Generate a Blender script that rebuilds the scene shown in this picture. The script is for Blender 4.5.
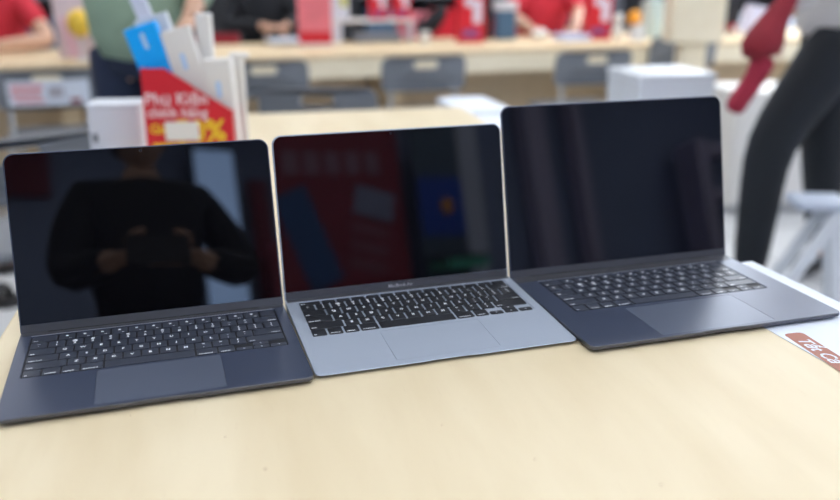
import bpy, bmesh, math, random
from math import sin, cos, pi, radians as R
from mathutils import Vector, Matrix, Euler
from mathutils.geometry import tessellate_polygon

for o in list(bpy.data.objects):
    bpy.data.objects.remove(o)
SC = bpy.context.scene
COL = SC.collection
random.seed(7)

# ------------------------------------------------------------------ camera, world, exposure
CAMH = 0.4097            # metres above the table top (z = 0); the floor is z = -0.75
cam_d = bpy.data.cameras.new('camera')
cam = bpy.data.objects.new('camera', cam_d)
COL.objects.link(cam)
cam.location = (0, 0, CAMH)
cam.rotation_euler = (Matrix.Rotation(R(90 - 18.1325), 4, 'X') @ Matrix.Rotation(R(-0.193), 4, 'Z')).to_euler()
cam_d.sensor_width = 36
cam_d.lens = 860.7 / 840 * 36
cam_d.clip_start = 0.01
cam_d.clip_end = 60
cam_d.dof.use_dof = True
cam_d.dof.focus_distance = 0.97
cam_d.dof.aperture_fstop = 2.3
SC.camera = cam

world = bpy.data.worlds.new('world')
SC.world = world
world.use_nodes = True
world.node_tree.nodes['Background'].inputs[0].default_value = (0.75, 0.82, 1.0, 1)
world.node_tree.nodes['Background'].inputs[1].default_value = 0.3
SC.view_settings.view_transform = 'Standard'
SC.view_settings.look = 'None'
SC.view_settings.gamma = 1
SC.view_settings.use_curve_mapping = False
SC.view_settings.exposure = 0.0
LAMP = 8.1               # strength of the ceiling light diffusers

# ------------------------------------------------------------------ materials
MATS = {}
def mat(name, color, rough=0.5, metal=0.0, emit=0.0, noise=0.0, nscale=20.0, bump=0.0, spec=0.5, trans=0.0, ior=1.5):
    if name in MATS:
        return MATS[name]
    m = bpy.data.materials.new(name)
    m.use_nodes = True
    nt = m.node_tree
    b = nt.nodes['Principled BSDF']
    b.inputs['Base Color'].default_value = (*color, 1)
    b.inputs['Roughness'].default_value = rough
    b.inputs['Metallic'].default_value = metal
    b.inputs['IOR'].default_value = ior
    b.inputs['Specular IOR Level'].default_value = spec
    b.inputs['Transmission Weight'].default_value = trans
    if emit:
        b.inputs['Emission Color'].default_value = (*color, 1)
        b.inputs['Emission Strength'].default_value = emit
    if noise or bump:
        tc = nt.nodes.new('ShaderNodeTexCoord')
        n = nt.nodes.new('ShaderNodeTexNoise')
        n.inputs['Scale'].default_value = nscale
        n.inputs['Detail'].default_value = 4
        nt.links.new(tc.outputs['Object'], n.inputs['Vector'])
        if noise:
            mx = nt.nodes.new('ShaderNodeMix')
            mx.data_type = 'RGBA'
            mx.inputs[6].default_value = (*[c * (1 - noise) for c in color], 1)
            mx.inputs[7].default_value = (*[min(1, c * (1 + noise)) for c in color], 1)
            nt.links.new(n.outputs['Fac'], mx.inputs[0])
            nt.links.new(mx.outputs[2], b.inputs['Base Color'])
        if bump:
            bp = nt.nodes.new('ShaderNodeBump')
            bp.inputs['Strength'].default_value = bump
            bp.inputs['Distance'].default_value = 0.002
            nt.links.new(n.outputs['Fac'], bp.inputs['Height'])
            nt.links.new(bp.outputs[0], b.inputs['Normal'])
    MATS[name] = m
    return m

def wood(name, c0, c1, c2, rough=0.45, sx=1.0, sy=5.0):
    """pale plywood: long soft figure along local X, faint pores"""
    m = bpy.data.materials.new(name)
    m.use_nodes = True
    nt = m.node_tree
    b = nt.nodes['Principled BSDF']
    b.inputs['Roughness'].default_value = rough
    b.inputs['Specular IOR Level'].default_value = 0.35
    tc = nt.nodes.new('ShaderNodeTexCoord')
    mp = nt.nodes.new('ShaderNodeMapping')
    mp.inputs['Scale'].default_value = (sy, sx, sy)
    nt.links.new(tc.outputs['Object'], mp.inputs[0])
    n1 = nt.nodes.new('ShaderNodeTexNoise')
    n1.inputs['Scale'].default_value = 3.0
    n1.inputs['Detail'].default_value = 6
    n1.inputs['Distortion'].default_value = 0.3
    nt.links.new(mp.outputs[0], n1.inputs['Vector'])
    r1 = nt.nodes.new('ShaderNodeValToRGB')
    r1.color_ramp.elements[0].position = 0.3
    r1.color_ramp.elements[0].color = (*c0, 1)
    r1.color_ramp.elements[1].position = 0.7
    r1.color_ramp.elements[1].color = (*c1, 1)
    nt.links.new(n1.outputs['Fac'], r1.inputs[0])
    mp2 = nt.nodes.new('ShaderNodeMapping')
    mp2.inputs['Scale'].default_value = (220, 12 * sx, 220)
    nt.links.new(tc.outputs['Object'], mp2.inputs[0])
    n2 = nt.nodes.new('ShaderNodeTexNoise')
    n2.inputs['Scale'].default_value = 2.0
    n2.inputs['Detail'].default_value = 2
    nt.links.new(mp2.outputs[0], n2.inputs['Vector'])
    r2 = nt.nodes.new('ShaderNodeValToRGB')
    r2.color_ramp.elements[0].position = 0.66
    r2.color_ramp.elements[0].color = (0, 0, 0, 1)
    r2.color_ramp.elements[1].position = 0.78
    r2.color_ramp.elements[1].color = (0.25, 0.25, 0.25, 1)
    nt.links.new(n2.outputs['Fac'], r2.inputs[0])
    mx = nt.nodes.new('ShaderNodeMix')
    mx.data_type = 'RGBA'
    nt.links.new(r2.outputs[0], mx.inputs[0])
    nt.links.new(r1.outputs[0], mx.inputs[6])
    mx.inputs[7].default_value = (*c2, 1)
    nt.links.new(mx.outputs[2], b.inputs['Base Color'])
    MATS[name] = m
    return m

WOOD = wood('pale_birch', (0.665, 0.555, 0.365), (0.735, 0.635, 0.445), (0.55, 0.42, 0.25))
WOOD2 = wood('desk_birch', (0.70, 0.54, 0.33), (0.78, 0.62, 0.40), (0.55, 0.40, 0.24))
WOODF = wood('fascia_laminate', (0.86, 0.76, 0.56), (0.90, 0.81, 0.62), (0.75, 0.62, 0.42))
WOODD = wood('desk_panel_wood', (0.68, 0.53, 0.34), (0.74, 0.59, 0.39), (0.56, 0.42, 0.26))
M_MID = mat('midnight_aluminium', (0.050, 0.066, 0.115), 0.33, 0.35, spec=1.0)
M_MIDPAD = mat('midnight_trackpad', (0.095, 0.115, 0.17), 0.36, 0.3, spec=1.0)
M_MIDRIM = mat('midnight_edge', (0.12, 0.125, 0.145), 0.38, 0.8)
M_SILV = mat('space_grey_aluminium', (0.41, 0.465, 0.56), 0.45, 0.45, spec=0.5)
M_SILVPAD = mat('space_grey_trackpad', (0.398, 0.452, 0.545), 0.42, 0.4)
M_GLASS = mat('screen_glass', (0.0025, 0.0025, 0.0035), 0.02, 0.0, spec=0.5, ior=1.5)
M_WEBCAM = mat('webcam_lens', (0.012, 0.013, 0.018), 0.15)
M_EDGE_GLINT = mat('painted_edge_glint', (0.55, 0.57, 0.62), 0.35, 0.6)  # pale tone standing in for the highlight on the keyboard well's edge
M_HINGE = mat('hinge_grey', (0.075, 0.078, 0.090), 0.4, 0.3)
M_KEYM = mat('midnight_key', (0.036, 0.043, 0.064), 0.38)
M_KEYB = mat('black_key', (0.009, 0.011, 0.017), 0.4)
M_WELL = mat('keyboard_well', (0.006, 0.007, 0.012), 0.6)
M_LEG = mat('key_legend', (0.86, 0.90, 0.96), 0.6)
M_LETTER = mat('lid_lettering', (0.42, 0.42, 0.44), 0.4, 0.3)
M_RUB = mat('black_rubber', (0.012, 0.012, 0.012), 0.8)
M_WHITE = mat('white_plastic', (0.66, 0.69, 0.73), 0.35)
M_OFF = mat('offwhite_card', (0.76, 0.74, 0.71), 0.55)
M_PAPER = mat('white_paper', (0.70, 0.75, 0.84), 0.6)
M_BROWN = mat('brown_print', (0.36, 0.13, 0.085), 0.6)
M_RED = mat('red_card', (0.62, 0.012, 0.025), 0.4)
M_YEL = mat('yellow_print', (0.85, 0.55, 0.02), 0.5)
M_PINKT = mat('pale_pink_print', (0.85, 0.62, 0.66), 0.5)
M_BLUE = mat('bright_blue_card', (0.0, 0.40, 1.0), 0.35)
M_BLUET = mat('pale_blue_print', (0.45, 0.65, 0.92), 0.5)
M_GREY = mat('grey_chair_plastic', (0.18, 0.195, 0.22), 0.5, noise=0.08)
M_LGREY = mat('pale_grey_metal', (0.55, 0.56, 0.56), 0.4, 0.3)
M_DARK = mat('dark_grey', (0.028, 0.030, 0.036), 0.6)
M_BLACK = mat('black_plastic', (0.01, 0.01, 0.012), 0.5)
M_SKIN = mat('skin', (0.60, 0.36, 0.25), 0.55, noise=0.06)
M_LIP = mat('lips', (0.42, 0.14, 0.12), 0.5)
M_EYE = mat('eye_dark', (0.02, 0.015, 0.012), 0.2)
M_HAIR = mat('black_hair', (0.010, 0.008, 0.008), 0.5, noise=0.4, nscale=80, bump=0.5)
M_GREEN = mat('sage_shirt', (0.27, 0.38, 0.28), 0.85, noise=0.12, nscale=12)
M_NAVY = mat('navy_cloth', (0.012, 0.022, 0.055), 0.8, noise=0.2)
M_REDC = mat('red_cloth', (0.55, 0.02, 0.04), 0.8, noise=0.15)
M_DRED = mat('dark_red_cloth', (0.24, 0.012, 0.024), 0.8, noise=0.2)
M_BLKC = mat('black_cloth', (0.010, 0.012, 0.017), 0.85, noise=0.2)
M_CHAR = mat('charcoal_cloth', (0.006, 0.009, 0.014), 0.8, noise=0.15)
M_WHC = mat('white_cloth', (0.62, 0.60, 0.58), 0.85, noise=0.06)
M_TEAL = mat('pale_teal', (0.50, 0.62, 0.60), 0.5)
M_DBLUE = mat('steel_blue_plastic', (0.06, 0.14, 0.24), 0.5)
M_PURP = mat('purple_print', (0.22, 0.08, 0.25), 0.5)
M_ORANGE = mat('orange_plastic', (0.85, 0.35, 0.02), 0.5)
M_YB = mat('yellow_rubber', (0.85, 0.55, 0.05), 0.4)
M_PINK = mat('pink_card', (0.72, 0.18, 0.22), 0.5, noise=0.35, nscale=9)
M_BLUSH = mat('blush_plastic', (0.62, 0.50, 0.53), 0.45, noise=0.12)

# ------------------------------------------------------------------ mesh helpers
def link(name, bm, m, parent=None, smooth=False, mats=None):
    me = bpy.data.meshes.new(name)
    bmesh.ops.recalc_face_normals(bm, faces=bm.faces[:]) if bm.faces else None
    bm.to_mesh(me)
    bm.free()
    for mm in (mats or [m]):
        me.materials.append(mm)
    if smooth:
        me.polygons.foreach_set('use_smooth', [True] * len(me.polygons))
    o = bpy.data.objects.new(name, me)
    COL.objects.link(o)
    if parent:
        o.parent = parent
    return o

def tag(o, label, cat, group=None, kind=None):
    o['label'] = label
    o['category'] = cat
    if group: o['group'] = group
    if kind: o['kind'] = kind
    return o

def thing(name, label, cat, loc=(0, 0, 0), rz=0, group=None):
    o = bpy.data.objects.new(name, None)
    o.empty_display_size = 0.05
    COL.objects.link(o)
    o.location = loc
    o.rotation_euler = (0, 0, rz)
    return tag(o, label, cat, group)

def struct(name, bm, m):
    o = link(name, bm, m)
    o['kind'] = 'structure'
    return o

def tf(bm, verts, M):
    bmesh.ops.transform(bm, matrix=M, verts=verts)

def box(bm, c, s, rot=None, bevel=0.0, mi=0, seg=2):
    """box centred on c, size s"""
    r = bmesh.ops.create_cube(bm, size=1.0)
    vs = r['verts']
    for v in vs:
        v.co = Vector((v.co.x * s[0], v.co.y * s[1], v.co.z * s[2]))
    if bevel:
        es = list({e for v in vs for e in v.link_edges})
        rb = bmesh.ops.bevel(bm, geom=es, offset=min(bevel, min(s) * 0.45), segments=seg, profile=0.5, affect='EDGES')
        vs = list({v for f in rb['faces'] for v in f.verts} | {v for v in vs if v.is_valid})
    M = Matrix.Translation(c)
    if rot is not None:
        M = M @ (rot.to_matrix().to_4x4() if isinstance(rot, Euler) else rot)
    tf(bm, vs, M)
    for f in {f for v in vs for f in v.link_faces}:
        f.material_index = mi
    return vs

def bar(bm, a, b, r, seg=10, r2=None, mi=0):
    a, b = Vector(a), Vector(b)
    d = b - a
    M = Matrix.Translation((a + b) / 2) @ d.to_track_quat('Z', 'Y').to_matrix().to_4x4()
    res = bmesh.ops.create_cone(bm, cap_ends=True, segments=seg, radius1=r, radius2=r if r2 is None else r2, depth=d.length, matrix=M)
    for f in {f for v in res['verts'] for f in v.link_faces}:
        f.material_index = mi

def ball(bm, c, s, seg=16, mi=0, rot=None):
    M = Matrix.Translation(c)
    if rot is not None: M = M @ rot
    M = M @ Matrix.Diagonal((*s, 1))
    res = bmesh.ops.create_uvsphere(bm, u_segments=seg, v_segments=max(6, seg * 2 // 3), radius=1, matrix=M)
    for f in {f for v in res['verts'] for f in v.link_faces}:
        f.material_index = mi
        f.smooth = True

def rrect(x0, y0, x1, y1, r, n=6):
    """rounded rectangle, counter-clockwise; r a number or four (bl, br, tr, tl)"""
    rs = r if isinstance(r, (tuple, list)) else (r,) * 4
    out = []
    for (cx, cy, a0, rr) in ((x0 + rs[0], y0 + rs[0], pi, rs[0]), (x1 - rs[1], y0 + rs[1], 1.5 * pi, rs[1]),
                             (x1 - rs[2], y1 - rs[2], 0, rs[2]), (x0 + rs[3], y1 - rs[3], pi / 2, rs[3])):
        for k in range(n + 1):
            a = a0 + pi / 2 * k / n
            out.append((cx + rr * cos(a), cy + rr * sin(a)))
    return out

def inset(pts, d):
    cx = sum(p[0] for p in pts) / len(pts)
    cy = sum(p[1] for p in pts) / len(pts)
    out = []
    n = len(pts)
    for i in range(n):
        a, b, c = pts[i - 1], pts[i], pts[(i + 1) % n]
        e = Vector((c[0] - a[0], c[1] - a[1]))
        e = e.normalized() if e.length else Vector((1, 0))
        out.append((b[0] - e.y * d, b[1] + e.x * d))
    return out

def skin_loops(bm, loops, cap0=True, cap1=True, mi=0):
    """loops: lists of 3-D points with equal counts, lofted"""
    L = [[bm.verts.new(p) for p in lp] for lp in loops]
    n = len(L[0])
    for a, b in zip(L, L[1:]):
        for i in range(n):
            f = bm.faces.new((a[i], a[(i + 1) % n], b[(i + 1) % n], b[i]))
            f.material_index = mi
    if cap0:
        bm.faces.new(list(reversed(L[0]))).material_index = mi
    if cap1:
        bm.faces.new(L[-1]).material_index = mi
    return L

def holed_face(bm, rings, mi=0):
    """rings: list of vertex rings (outer first) already in bm; fills between them"""
    flat = [v for rg in rings for v in rg]
    tri = tessellate_polygon([[Vector((v.co.x, v.co.y, 0)) for v in rg] for rg in rings])
    for t in tri:
        try:
            f = bm.faces.new([flat[i] for i in t])
            f.material_index = mi
        except ValueError:
            pass

def plate(bm, outer, holes, z0, z1, mi=0):
    zf0 = z0 if callable(z0) else (lambda x, y: z0)
    zf1 = z1 if callable(z1) else (lambda x, y: z1)
    top, bot = [], []
    for rg in [outer] + holes:
        t = [bm.verts.new((x, y, zf1(x, y))) for x, y in rg]
        b = [bm.verts.new((x, y, zf0(x, y))) for x, y in rg]
        top.append(t); bot.append(b)
        n = len(rg)
        for i in range(n):
            bm.faces.new((b[i], b[(i + 1) % n], t[(i + 1) % n], t[i])).material_index = mi
    holed_face(bm, top, mi)
    holed_face(bm, bot, mi)

_tc = {}
def text_bm(bm, s, size, M, mi=0, align='CENTER', italic=0.0, bold=0.0):
    """flat lettering as faces, transformed by M"""
    key = (s, align, italic, bold)
    if key not in _tc:
        cu = bpy.data.curves.new('lettering', 'FONT')
        cu.body = s
        cu.align_x = align
        cu.align_y = 'CENTER'
        cu.size = 1
        cu.resolution_u = 2
        cu.shear = italic
        cu.offset = bold
        o = bpy.data.objects.new('lettering', cu)
        COL.objects.link(o)
        dg = bpy.context.evaluated_depsgraph_get()
        me = bpy.data.meshes.new_from_object(o.evaluated_get(dg))
        _tc[key] = ([v.co.copy() for v in me.vertices], [tuple(p.vertices) for p in me.polygons])
        bpy.data.objects.remove(o)
        bpy.data.curves.remove(cu)
        bpy.data.meshes.remove(me)
    vs, fs = _tc[key]
    nv = [bm.verts.new(M @ (v * size)) for v in vs]
    for f in fs:
        try:
            bm.faces.new([nv[i] for i in f]).material_index = mi
        except ValueError:
            pass

def copy_tree(o, parent=None):
    c = o.copy()
    COL.objects.link(c)
    c.parent = parent
    for ch in list(o.children):
        copy_tree(ch, c)
    return c

# ------------------------------------------------------------------ the room
FZ = -0.75
CEIL = 2.35
X0, X1, Y0, Y1 = -5.0, 7.5, -3.3, 10.0
M_FLOOR = mat('floor_tile', (0.60, 0.61, 0.61), 0.3, noise=0.05, nscale=2)
def floor_tiles():
    nt = M_FLOOR.node_tree
    b = nt.nodes['Principled BSDF']
    tc = nt.nodes.new('ShaderNodeTexCoord')
    mp = nt.nodes.new('ShaderNodeMapping')
    mp.inputs['Rotation'].default_value = (0, 0, R(-17))
    br = nt.nodes.new('ShaderNodeTexBrick')
    br.offset = 0
    br.inputs['Scale'].default_value = 1.0
    br.inputs['Brick Width'].default_value = 0.8
    br.inputs['Row Height'].default_value = 0.8
    br.inputs['Mortar Size'].default_value = 0.008
    br.inputs['Color1'].default_value = (0.60, 0.61, 0.62, 1)
    br.inputs['Color2'].default_value = (0.56, 0.57, 0.58, 1)
    br.inputs['Mortar'].default_value = (0.30, 0.30, 0.30, 1)
    nt.links.new(tc.outputs['Object'], mp.inputs[0])
    nt.links.new(mp.outputs[0], br.inputs['Vector'])
    nt.links.new(br.outputs['Color'], b.inputs['Base Color'])
floor_tiles()
M_WALLB = mat('dim_blue_wall', (0.29, 0.35, 0.52), 0.7, noise=0.1, nscale=1.5)
M_WALLD = mat('dark_wall', (0.10, 0.10, 0.12), 0.7, noise=0.1, nscale=1.5)
M_CEIL = mat('ceiling_paint', (0.80, 0.80, 0.80), 0.8, noise=0.03)
def slab(name, x0, y0, z0, x1, y1, z1, m):
    bm = bmesh.new()
    box(bm, ((x0 + x1) / 2, (y0 + y1) / 2, (z0 + z1) / 2), (x1 - x0, y1 - y0, z1 - z0))
    return struct(name, bm, m)
slab('floor', X0, Y0, FZ - 0.1, X1, Y1, FZ, M_FLOOR)
slab('ceiling', X0, Y0, CEIL, X1, Y1, CEIL + 0.1, M_CEIL)
slab('wall_back', X0, Y1, FZ, X1, Y1 + 0.1, CEIL, M_WALLD)
slab('wall_front', X0, Y0 - 0.1, FZ, X1, Y0, CEIL, M_WALLB)
slab('wall_left', X0 - 0.1, Y0, FZ, X0, Y1, CEIL, M_WALLD)
slab('wall_right', X1, Y0, FZ, X1 + 0.1, Y1, CEIL, M_WALLB)

# added glowing panel above the view, brightening the right laptop's palm rest
M_FILL_GLOW = mat('fill_glow', (0.80, 0.90, 1.0), 0.3, emit=7.0)
slab('fill_panel_1', 2.6, Y1 - 0.06, 0.55, 7.2, Y1 - 0.02, 2.25, M_FILL_GLOW)
bm = bmesh.new()
for x in (2.6, 4.13, 5.66, 7.2):
    box(bm, (x, Y1 - 0.09, 1.4), (0.07, 0.05, 1.8))
for z in (0.52, 2.28):
    box(bm, (4.9, Y1 - 0.09, z), (4.7, 0.05, 0.07))
struct('trim_9', bm, M_WHITE)  # frame around the added glowing panel

# ceiling lights: frame and lit diffuser
M_LIT = mat('lit_diffuser', (0.93, 0.96, 1.0), 0.5, emit=LAMP)
lamp = thing('ceiling_light', 'long lit white ceiling panel over the shop floor', 'ceiling light', (0, 0, CEIL), 0, 'ceiling lights of the shop')
bm = bmesh.new()
plate(bm, rrect(-0.63, -0.33, 0.63, 0.33, 0.01, 1), [rrect(-0.59, -0.29, 0.59, 0.29, 0.01, 1)], -0.04, -0.001)
link('frame', bm, M_WHITE, lamp)
bm = bmesh.new()
box(bm, (0, 0, -0.02), (1.17, 0.57, 0.012))
link('diffuser', bm, M_LIT, lamp)
lamp_spots = [(x, y) for y in (-2.0, 0.1, 2.2, 4.3, 6.4, 8.5) for x in (-3.6, -1.3, 1.0, 3.3, 5.9)]
lamp_spots += [(x, y) for y in (5.35, 7.45) for x in (1.9, 3.3, 4.7)] + [(1.9, 6.4), (4.7, 6.4)]  # extra unseen panels added to brighten the right laptop's deck
for k, (x, y) in enumerate(lamp_spots):
    o = lamp if k == 0 else copy_tree(lamp)
    o.location = (x, y, CEIL)

# ------------------------------------------------------------------ the wooden table
TY = R(12)
TW, TL = 0.975, 2.62
tx = (cos(TY), sin(TY)); ty = (-sin(TY), cos(TY))
# right edge passes (0.505, 1.19); far edge at 2.66 along
far_r = Vector((0.128, 2.69))
tc_ = far_r - Vector(tx) * (TW / 2) - Vector(ty) * (TL / 2)
table = thing('wooden_table', 'pale birch table carrying the three open laptops', 'table', (tc_.x, tc_.y, FZ), TY)
bm = bmesh.new()
box(bm, (0, 0, 0.75 - 0.015), (TW, TL, 0.03), bevel=0.004)
o = link('tabletop', bm, WOOD, table)
bm = bmesh.new()
for s in (-1, 1):
    box(bm, (s * (TW / 2 - 0.07), 0, 0.69), (0.03, TL - 0.2, 0.06))
    box(bm, (0, s * (TL / 2 - 0.09), 0.69), (TW - 0.17, 0.03, 0.06))
link('apron', bm, WOODD, table)
for sx in (-1, 1):
    for sy in (-1, 1):
        bm = bmesh.new()
        box(bm, (sx * (TW / 2 - 0.07), sy * (TL / 2 - 0.09), 0.33), (0.06, 0.06, 0.66), bevel=0.004)
        link('leg', bm, M_LGREY, table)
# tiny brown marks on the top
bm = bmesh.new()
def fleck(px, py, s):
    loc = Vector((px, py)) - tc_
    lx = loc.x * tx[0] + loc.y * tx[1]
    ly = loc.x * ty[0] + loc.y * ty[1]
    ball(bm, (lx, ly, 0.7502), (s, s * 0.7, 0.0003), 8)
for q in ((-0.134, 0.646, 0.0012), (-0.18, 0.70, 0.0007), (0.10, 0.66, 0.0007), (0.2, 0.62, 0.0009), (-0.28, 0.74, 0.0006), (0.02, 0.72, 0.0005)):
    fleck(*q)
link('fleck', bm, mat('brown_fleck', (0.30, 0.13, 0.05), 0.7), table)

# ------------------------------------------------------------------ laptops
def key_rows(short_fn=False):
    """list of (x in key units, row, width units, half, legend)"""
    out = []
    rows = [
        [('esc', 1.5)] + [('F%d' % i, 1) for i in range(1, 13)] + [('', 1)],
        [(c, 1) for c in '`1234567890-='] + [('del', 1.5)],
        [('tab', 1.5)] + [(c, 1) for c in 'QWERTYUIOP[]'] + [('\\', 1)],
        [('caps', 1.75)] + [(c, 1) for c in "ASDFGHJKL;'"] + [('ret', 1.75)],
        [('shift', 2.25)] + [(c, 1) for c in 'ZXCVBNM,./'] + [('shift', 2.25)],
        [('fn', 1), ('ctrl', 1), ('opt', 1), ('cmd', 1.25), (' ', 5), ('cmd', 1.25), ('opt', 1)],
    ]
    for r, row in enumerate(rows):
        x = 0
        for c, w in row:
            out.append((x, r, w, 0, c))
            x += w
    out += [(11.5, 5, 1, -1, '\u2190'), (12.5, 5, 1, 1, '\u2191'), (12.5, 5, 1, -1, '\u2193'), (13.5, 5, 1, -1, '\u2192')]
    return out
SMALL = {'esc', 'del', 'tab', 'caps', 'ret', 'shift', 'fn', 'ctrl', 'opt', 'cmd'}
_kc = {}
def key_mesh(w, d, legend, kmat, kind):
    k = (round(w, 5), round(d, 5), legend, kind)
    if k in _kc:
        return _kc[k]
    bm = bmesh.new()
    o0 = rrect(-w / 2, -d / 2, w / 2, d / 2, 0.0016, 3)
    o1 = inset(o0, 0.0004)
    skin_loops(bm, [[(x, y, 0) for x, y in o0], [(x, y, 0.0009) for x, y in o0], [(x, y, 0.0012) for x, y in o1]])
    if legend.strip():
        T = Matrix.Translation
        if legend in SMALL:
            rt = legend in ('del', 'ret') or (legend == 'shift' and False)
            word = {'del': 'delete', 'ret': 'return', 'caps': 'caps lock', 'ctrl': 'control', 'opt': 'option', 'cmd': 'command'}.get(legend, legend)
            x = (w / 2 - 0.0018) if rt else (-w / 2 + 0.0018)
            text_bm(bm, word, 0.0038, T((x, -d / 2 + 0.0032, 0.00125)), 1, 'RIGHT' if rt else 'LEFT', 0, 0.02)
        elif legend[0] == 'F' and len(legend) > 1:
            text_bm(bm, legend, 0.0026, T((0.004, -d / 2 + 0.0024, 0.00125)), 1, 'CENTER', 0, 0.02)
            ball(bm, (0, 0.002, 0.00122), (0.0018, 0.0018, 0.00008), 8, 1)
        elif legend in '\u2190\u2191\u2192\u2193':
            text_bm(bm, legend, 0.004, T((0, 0, 0.00125)), 1, 'CENTER', 0, 0.02)
        elif legend.isalpha():
            text_bm(bm, legend, 0.0058, T((0, 0, 0.00125)), 1, 'CENTER', 0, 0.04)
        else:
            up = {'1': '!', '2': '@', '3': '#', '4': '$', '5': '%', '6': '^', '7': '&', '8': '*', '9': '(', '0': ')', '-': '_', '=': '+',
                  '[': '{', ']': '}', ';': ':', "'": '"', ',': '<', '.': '>', '/': '?', '\\': '|', '`': '~'}[legend]
            text_bm(bm, legend, 0.0060, T((0, -0.0032, 0.00125)), 1, 'CENTER', 0, 0.03)
            text_bm(bm, up, 0.0060, T((0, 0.0032, 0.00125)), 1, 'CENTER', 0, 0.03)
    me = bpy.data.meshes.new('key')
    bmesh.ops.recalc_face_normals(bm, faces=bm.faces[:])
    for f in bm.faces:
        if f.material_index == 1 and f.normal.z < 0:
            f.normal_flip()
    bm.to_mesh(me)
    bm.free()
    me.materials.append(kmat)
    me.materials.append(M_LEG)
    _kc[k] = me
    return me

def laptop(label, loc, yaw, lid, W, D, Tb, Tf, L, ky, pw, py0, py1, body, pad, rim, kmat, kind, lettering=None, chin=0.012, rows_d=0.0182):
    root = thing('laptop', label, 'laptop', (loc[0], loc[1], 0), yaw, 'open laptops in a row on the wooden table')
    zt = lambda x, y: Tf + (Tb - Tf) * min(1.0, max(0.0, y / (D * (0.75 if kind == 'wedge' else 1.0)))) if kind == 'wedge' else Tb
    foot = 0.0014 if kind != 'wedge' else 0.0030
    kw = 0.1395
    krows = rows_d * 6
    khi = ky + krows - (rows_d * 0.45 if kind == 'wedge' else 0)
    # base shell
    bm = bmesh.new()
    r = 0.0085
    outer = rrect(-W / 2, 0, W / 2, D, (r, r, 0.005, 0.005), 8)
    # finger scoop in the middle of the front edge
    front = [(x, 0.0) for x in ()]
    pts = []
    for i, (x, y) in enumerate(outer):
        pts.append((x, y))
        if i == 8:
            for s in range(0, 9):
                t = s / 8
                xx = -0.031 + 0.062 * t
                yy = 0.0012 * min(1, min(t, 1 - t) * 6)
                pts.append((xx, yy))
    outer = pts
    wellr = rrect(-kw, ky - 0.001, kw, khi + 0.001, 0.003, 4)
    padr = rrect(-pw - 0.0004, py0 - 0.0004, pw + 0.0004, py1 + 0.0004, 0.003, 4)
    o_in = inset(outer, 0.0006)
    bot = inset(outer, 0.006 if kind != 'wedge' else 0.009)
    zl = (lambda x, y: foot + 0.0022) if kind != 'wedge' else (lambda x, y: foot + 0.0004)
    Lp = skin_loops(bm, [[(x, y, foot) for x, y in bot],
                         [(x, y, zl(x, y) + 0.0008) for x, y in outer],
                         [(x, y, zt(x, y) - 0.0006) for x, y in outer],
                         [(x, y, zt(x, y)) for x, y in o_in]], cap1=False)
    for rg in (wellr, padr):
        pass
    rings = [Lp[-1]]
    dep = 0.0013
    for rg, dd in ((wellr, dep), (padr, 0.0008)):
        t = [bm.verts.new((x, y, zt(x, y))) for x, y in rg]
        b = [bm.verts.new((x, y, zt(x, y) - dd)) for x, y in rg]
        n = len(rg)
        for i in range(n):
            bm.faces.new((t[i], t[(i + 1) % n], b[(i + 1) % n], b[i]))
        bm.faces.new(b)
        rings.append(t)
    holed_face(bm, rings)
    for f in bm.faces:
        zc = f.calc_center_median()
        if abs(f.normal.z) < 0.9 and f.normal.length == 0:
            pass
    base = link('base', bm, body, root, mats=[body, rim])
    for p in base.data.polygons:
        if abs(p.normal.z) < 0.85:
            c = p.center
            if (c.y < 0.012 or abs(c.x) > W / 2 - 0.006) and c.z > foot + 0.0006:
                p.material_index = 1
    for sx in (-1, 1):
        for sy in (0.02, D - 0.02):
            bm = bmesh.new()
            bar(bm, (sx * (W / 2 - 0.03), sy, 0), (sx * (W / 2 - 0.03), sy, foot + 0.0003), 0.007, 16)
            link('rubber_foot', bm, M_RUB, base)
    # keyboard: well floor and every key
    bm = bmesh.new()
    off = 0.0011 if kind != 'wedge' else 0.0006
    wf = rrect(-kw + 0.0003, ky - 0.0007, kw - 0.0003, khi + 0.0007, 0.003, 4)
    plate(bm, wf, [], lambda x, y: zt(x, y) - dep, lambda x, y: zt(x, y) - off)
    kb = link('keyboard', bm, M_WELL if kind != 'wedge' else body, root)
    pitch = 2 * (kw - 0.0012) / 14.5
    gap = 0.0021 if kind != 'wedge' else 0.0024
    vgap = 0.0020 if kind != 'wedge' else 0.0012
    for (kx, row, w, half, leg) in key_rows():
        d = rows_d - vgap
        x = -kw + 0.0012 + (kx + w / 2) * pitch
        yb = ky + (5 - row) * rows_d
        yc = yb + rows_d / 2
        if kind == 'wedge' and row == 0:
            d = rows_d * 0.55 - vgap
            yc = yb + rows_d * 0.55 / 2
        if half:
            d = rows_d / 2 - vgap * 0.6
            yc = yb + rows_d * (0.25 if half < 0 else 0.75)
        me = key_mesh(w * pitch - gap, d, leg if not (kind == 'wedge' and row == 0) else ('esc' if leg == 'esc' else ''), kmat, kind)
        ko = bpy.data.objects.new('key', me)
        COL.objects.link(ko)
        ko.parent = kb
        slope = math.atan((Tb - Tf) / (D * 0.75)) if kind == 'wedge' and yc < D * 0.75 else 0
        ko.location = (x, yc, zt(x, yc) - off + (0.0 if kind != 'wedge' else -0.0004))
        ko.rotation_euler = (slope, 0, 0)
    # dark vent strip between the keyboard and the lid, and a pale strip painting the well edge's highlight
    bm = bmesh.new()
    y0_ = khi + 0.0045
    plate(bm, rrect(-W / 2 + 0.002, y0_, W / 2 - 0.002, D - 0.003, 0.002, 3), [], Tb - 0.0004, Tb + 0.0003)
    link('vent_strip', bm, M_HINGE, base)
    bm = bmesh.new()
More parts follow.
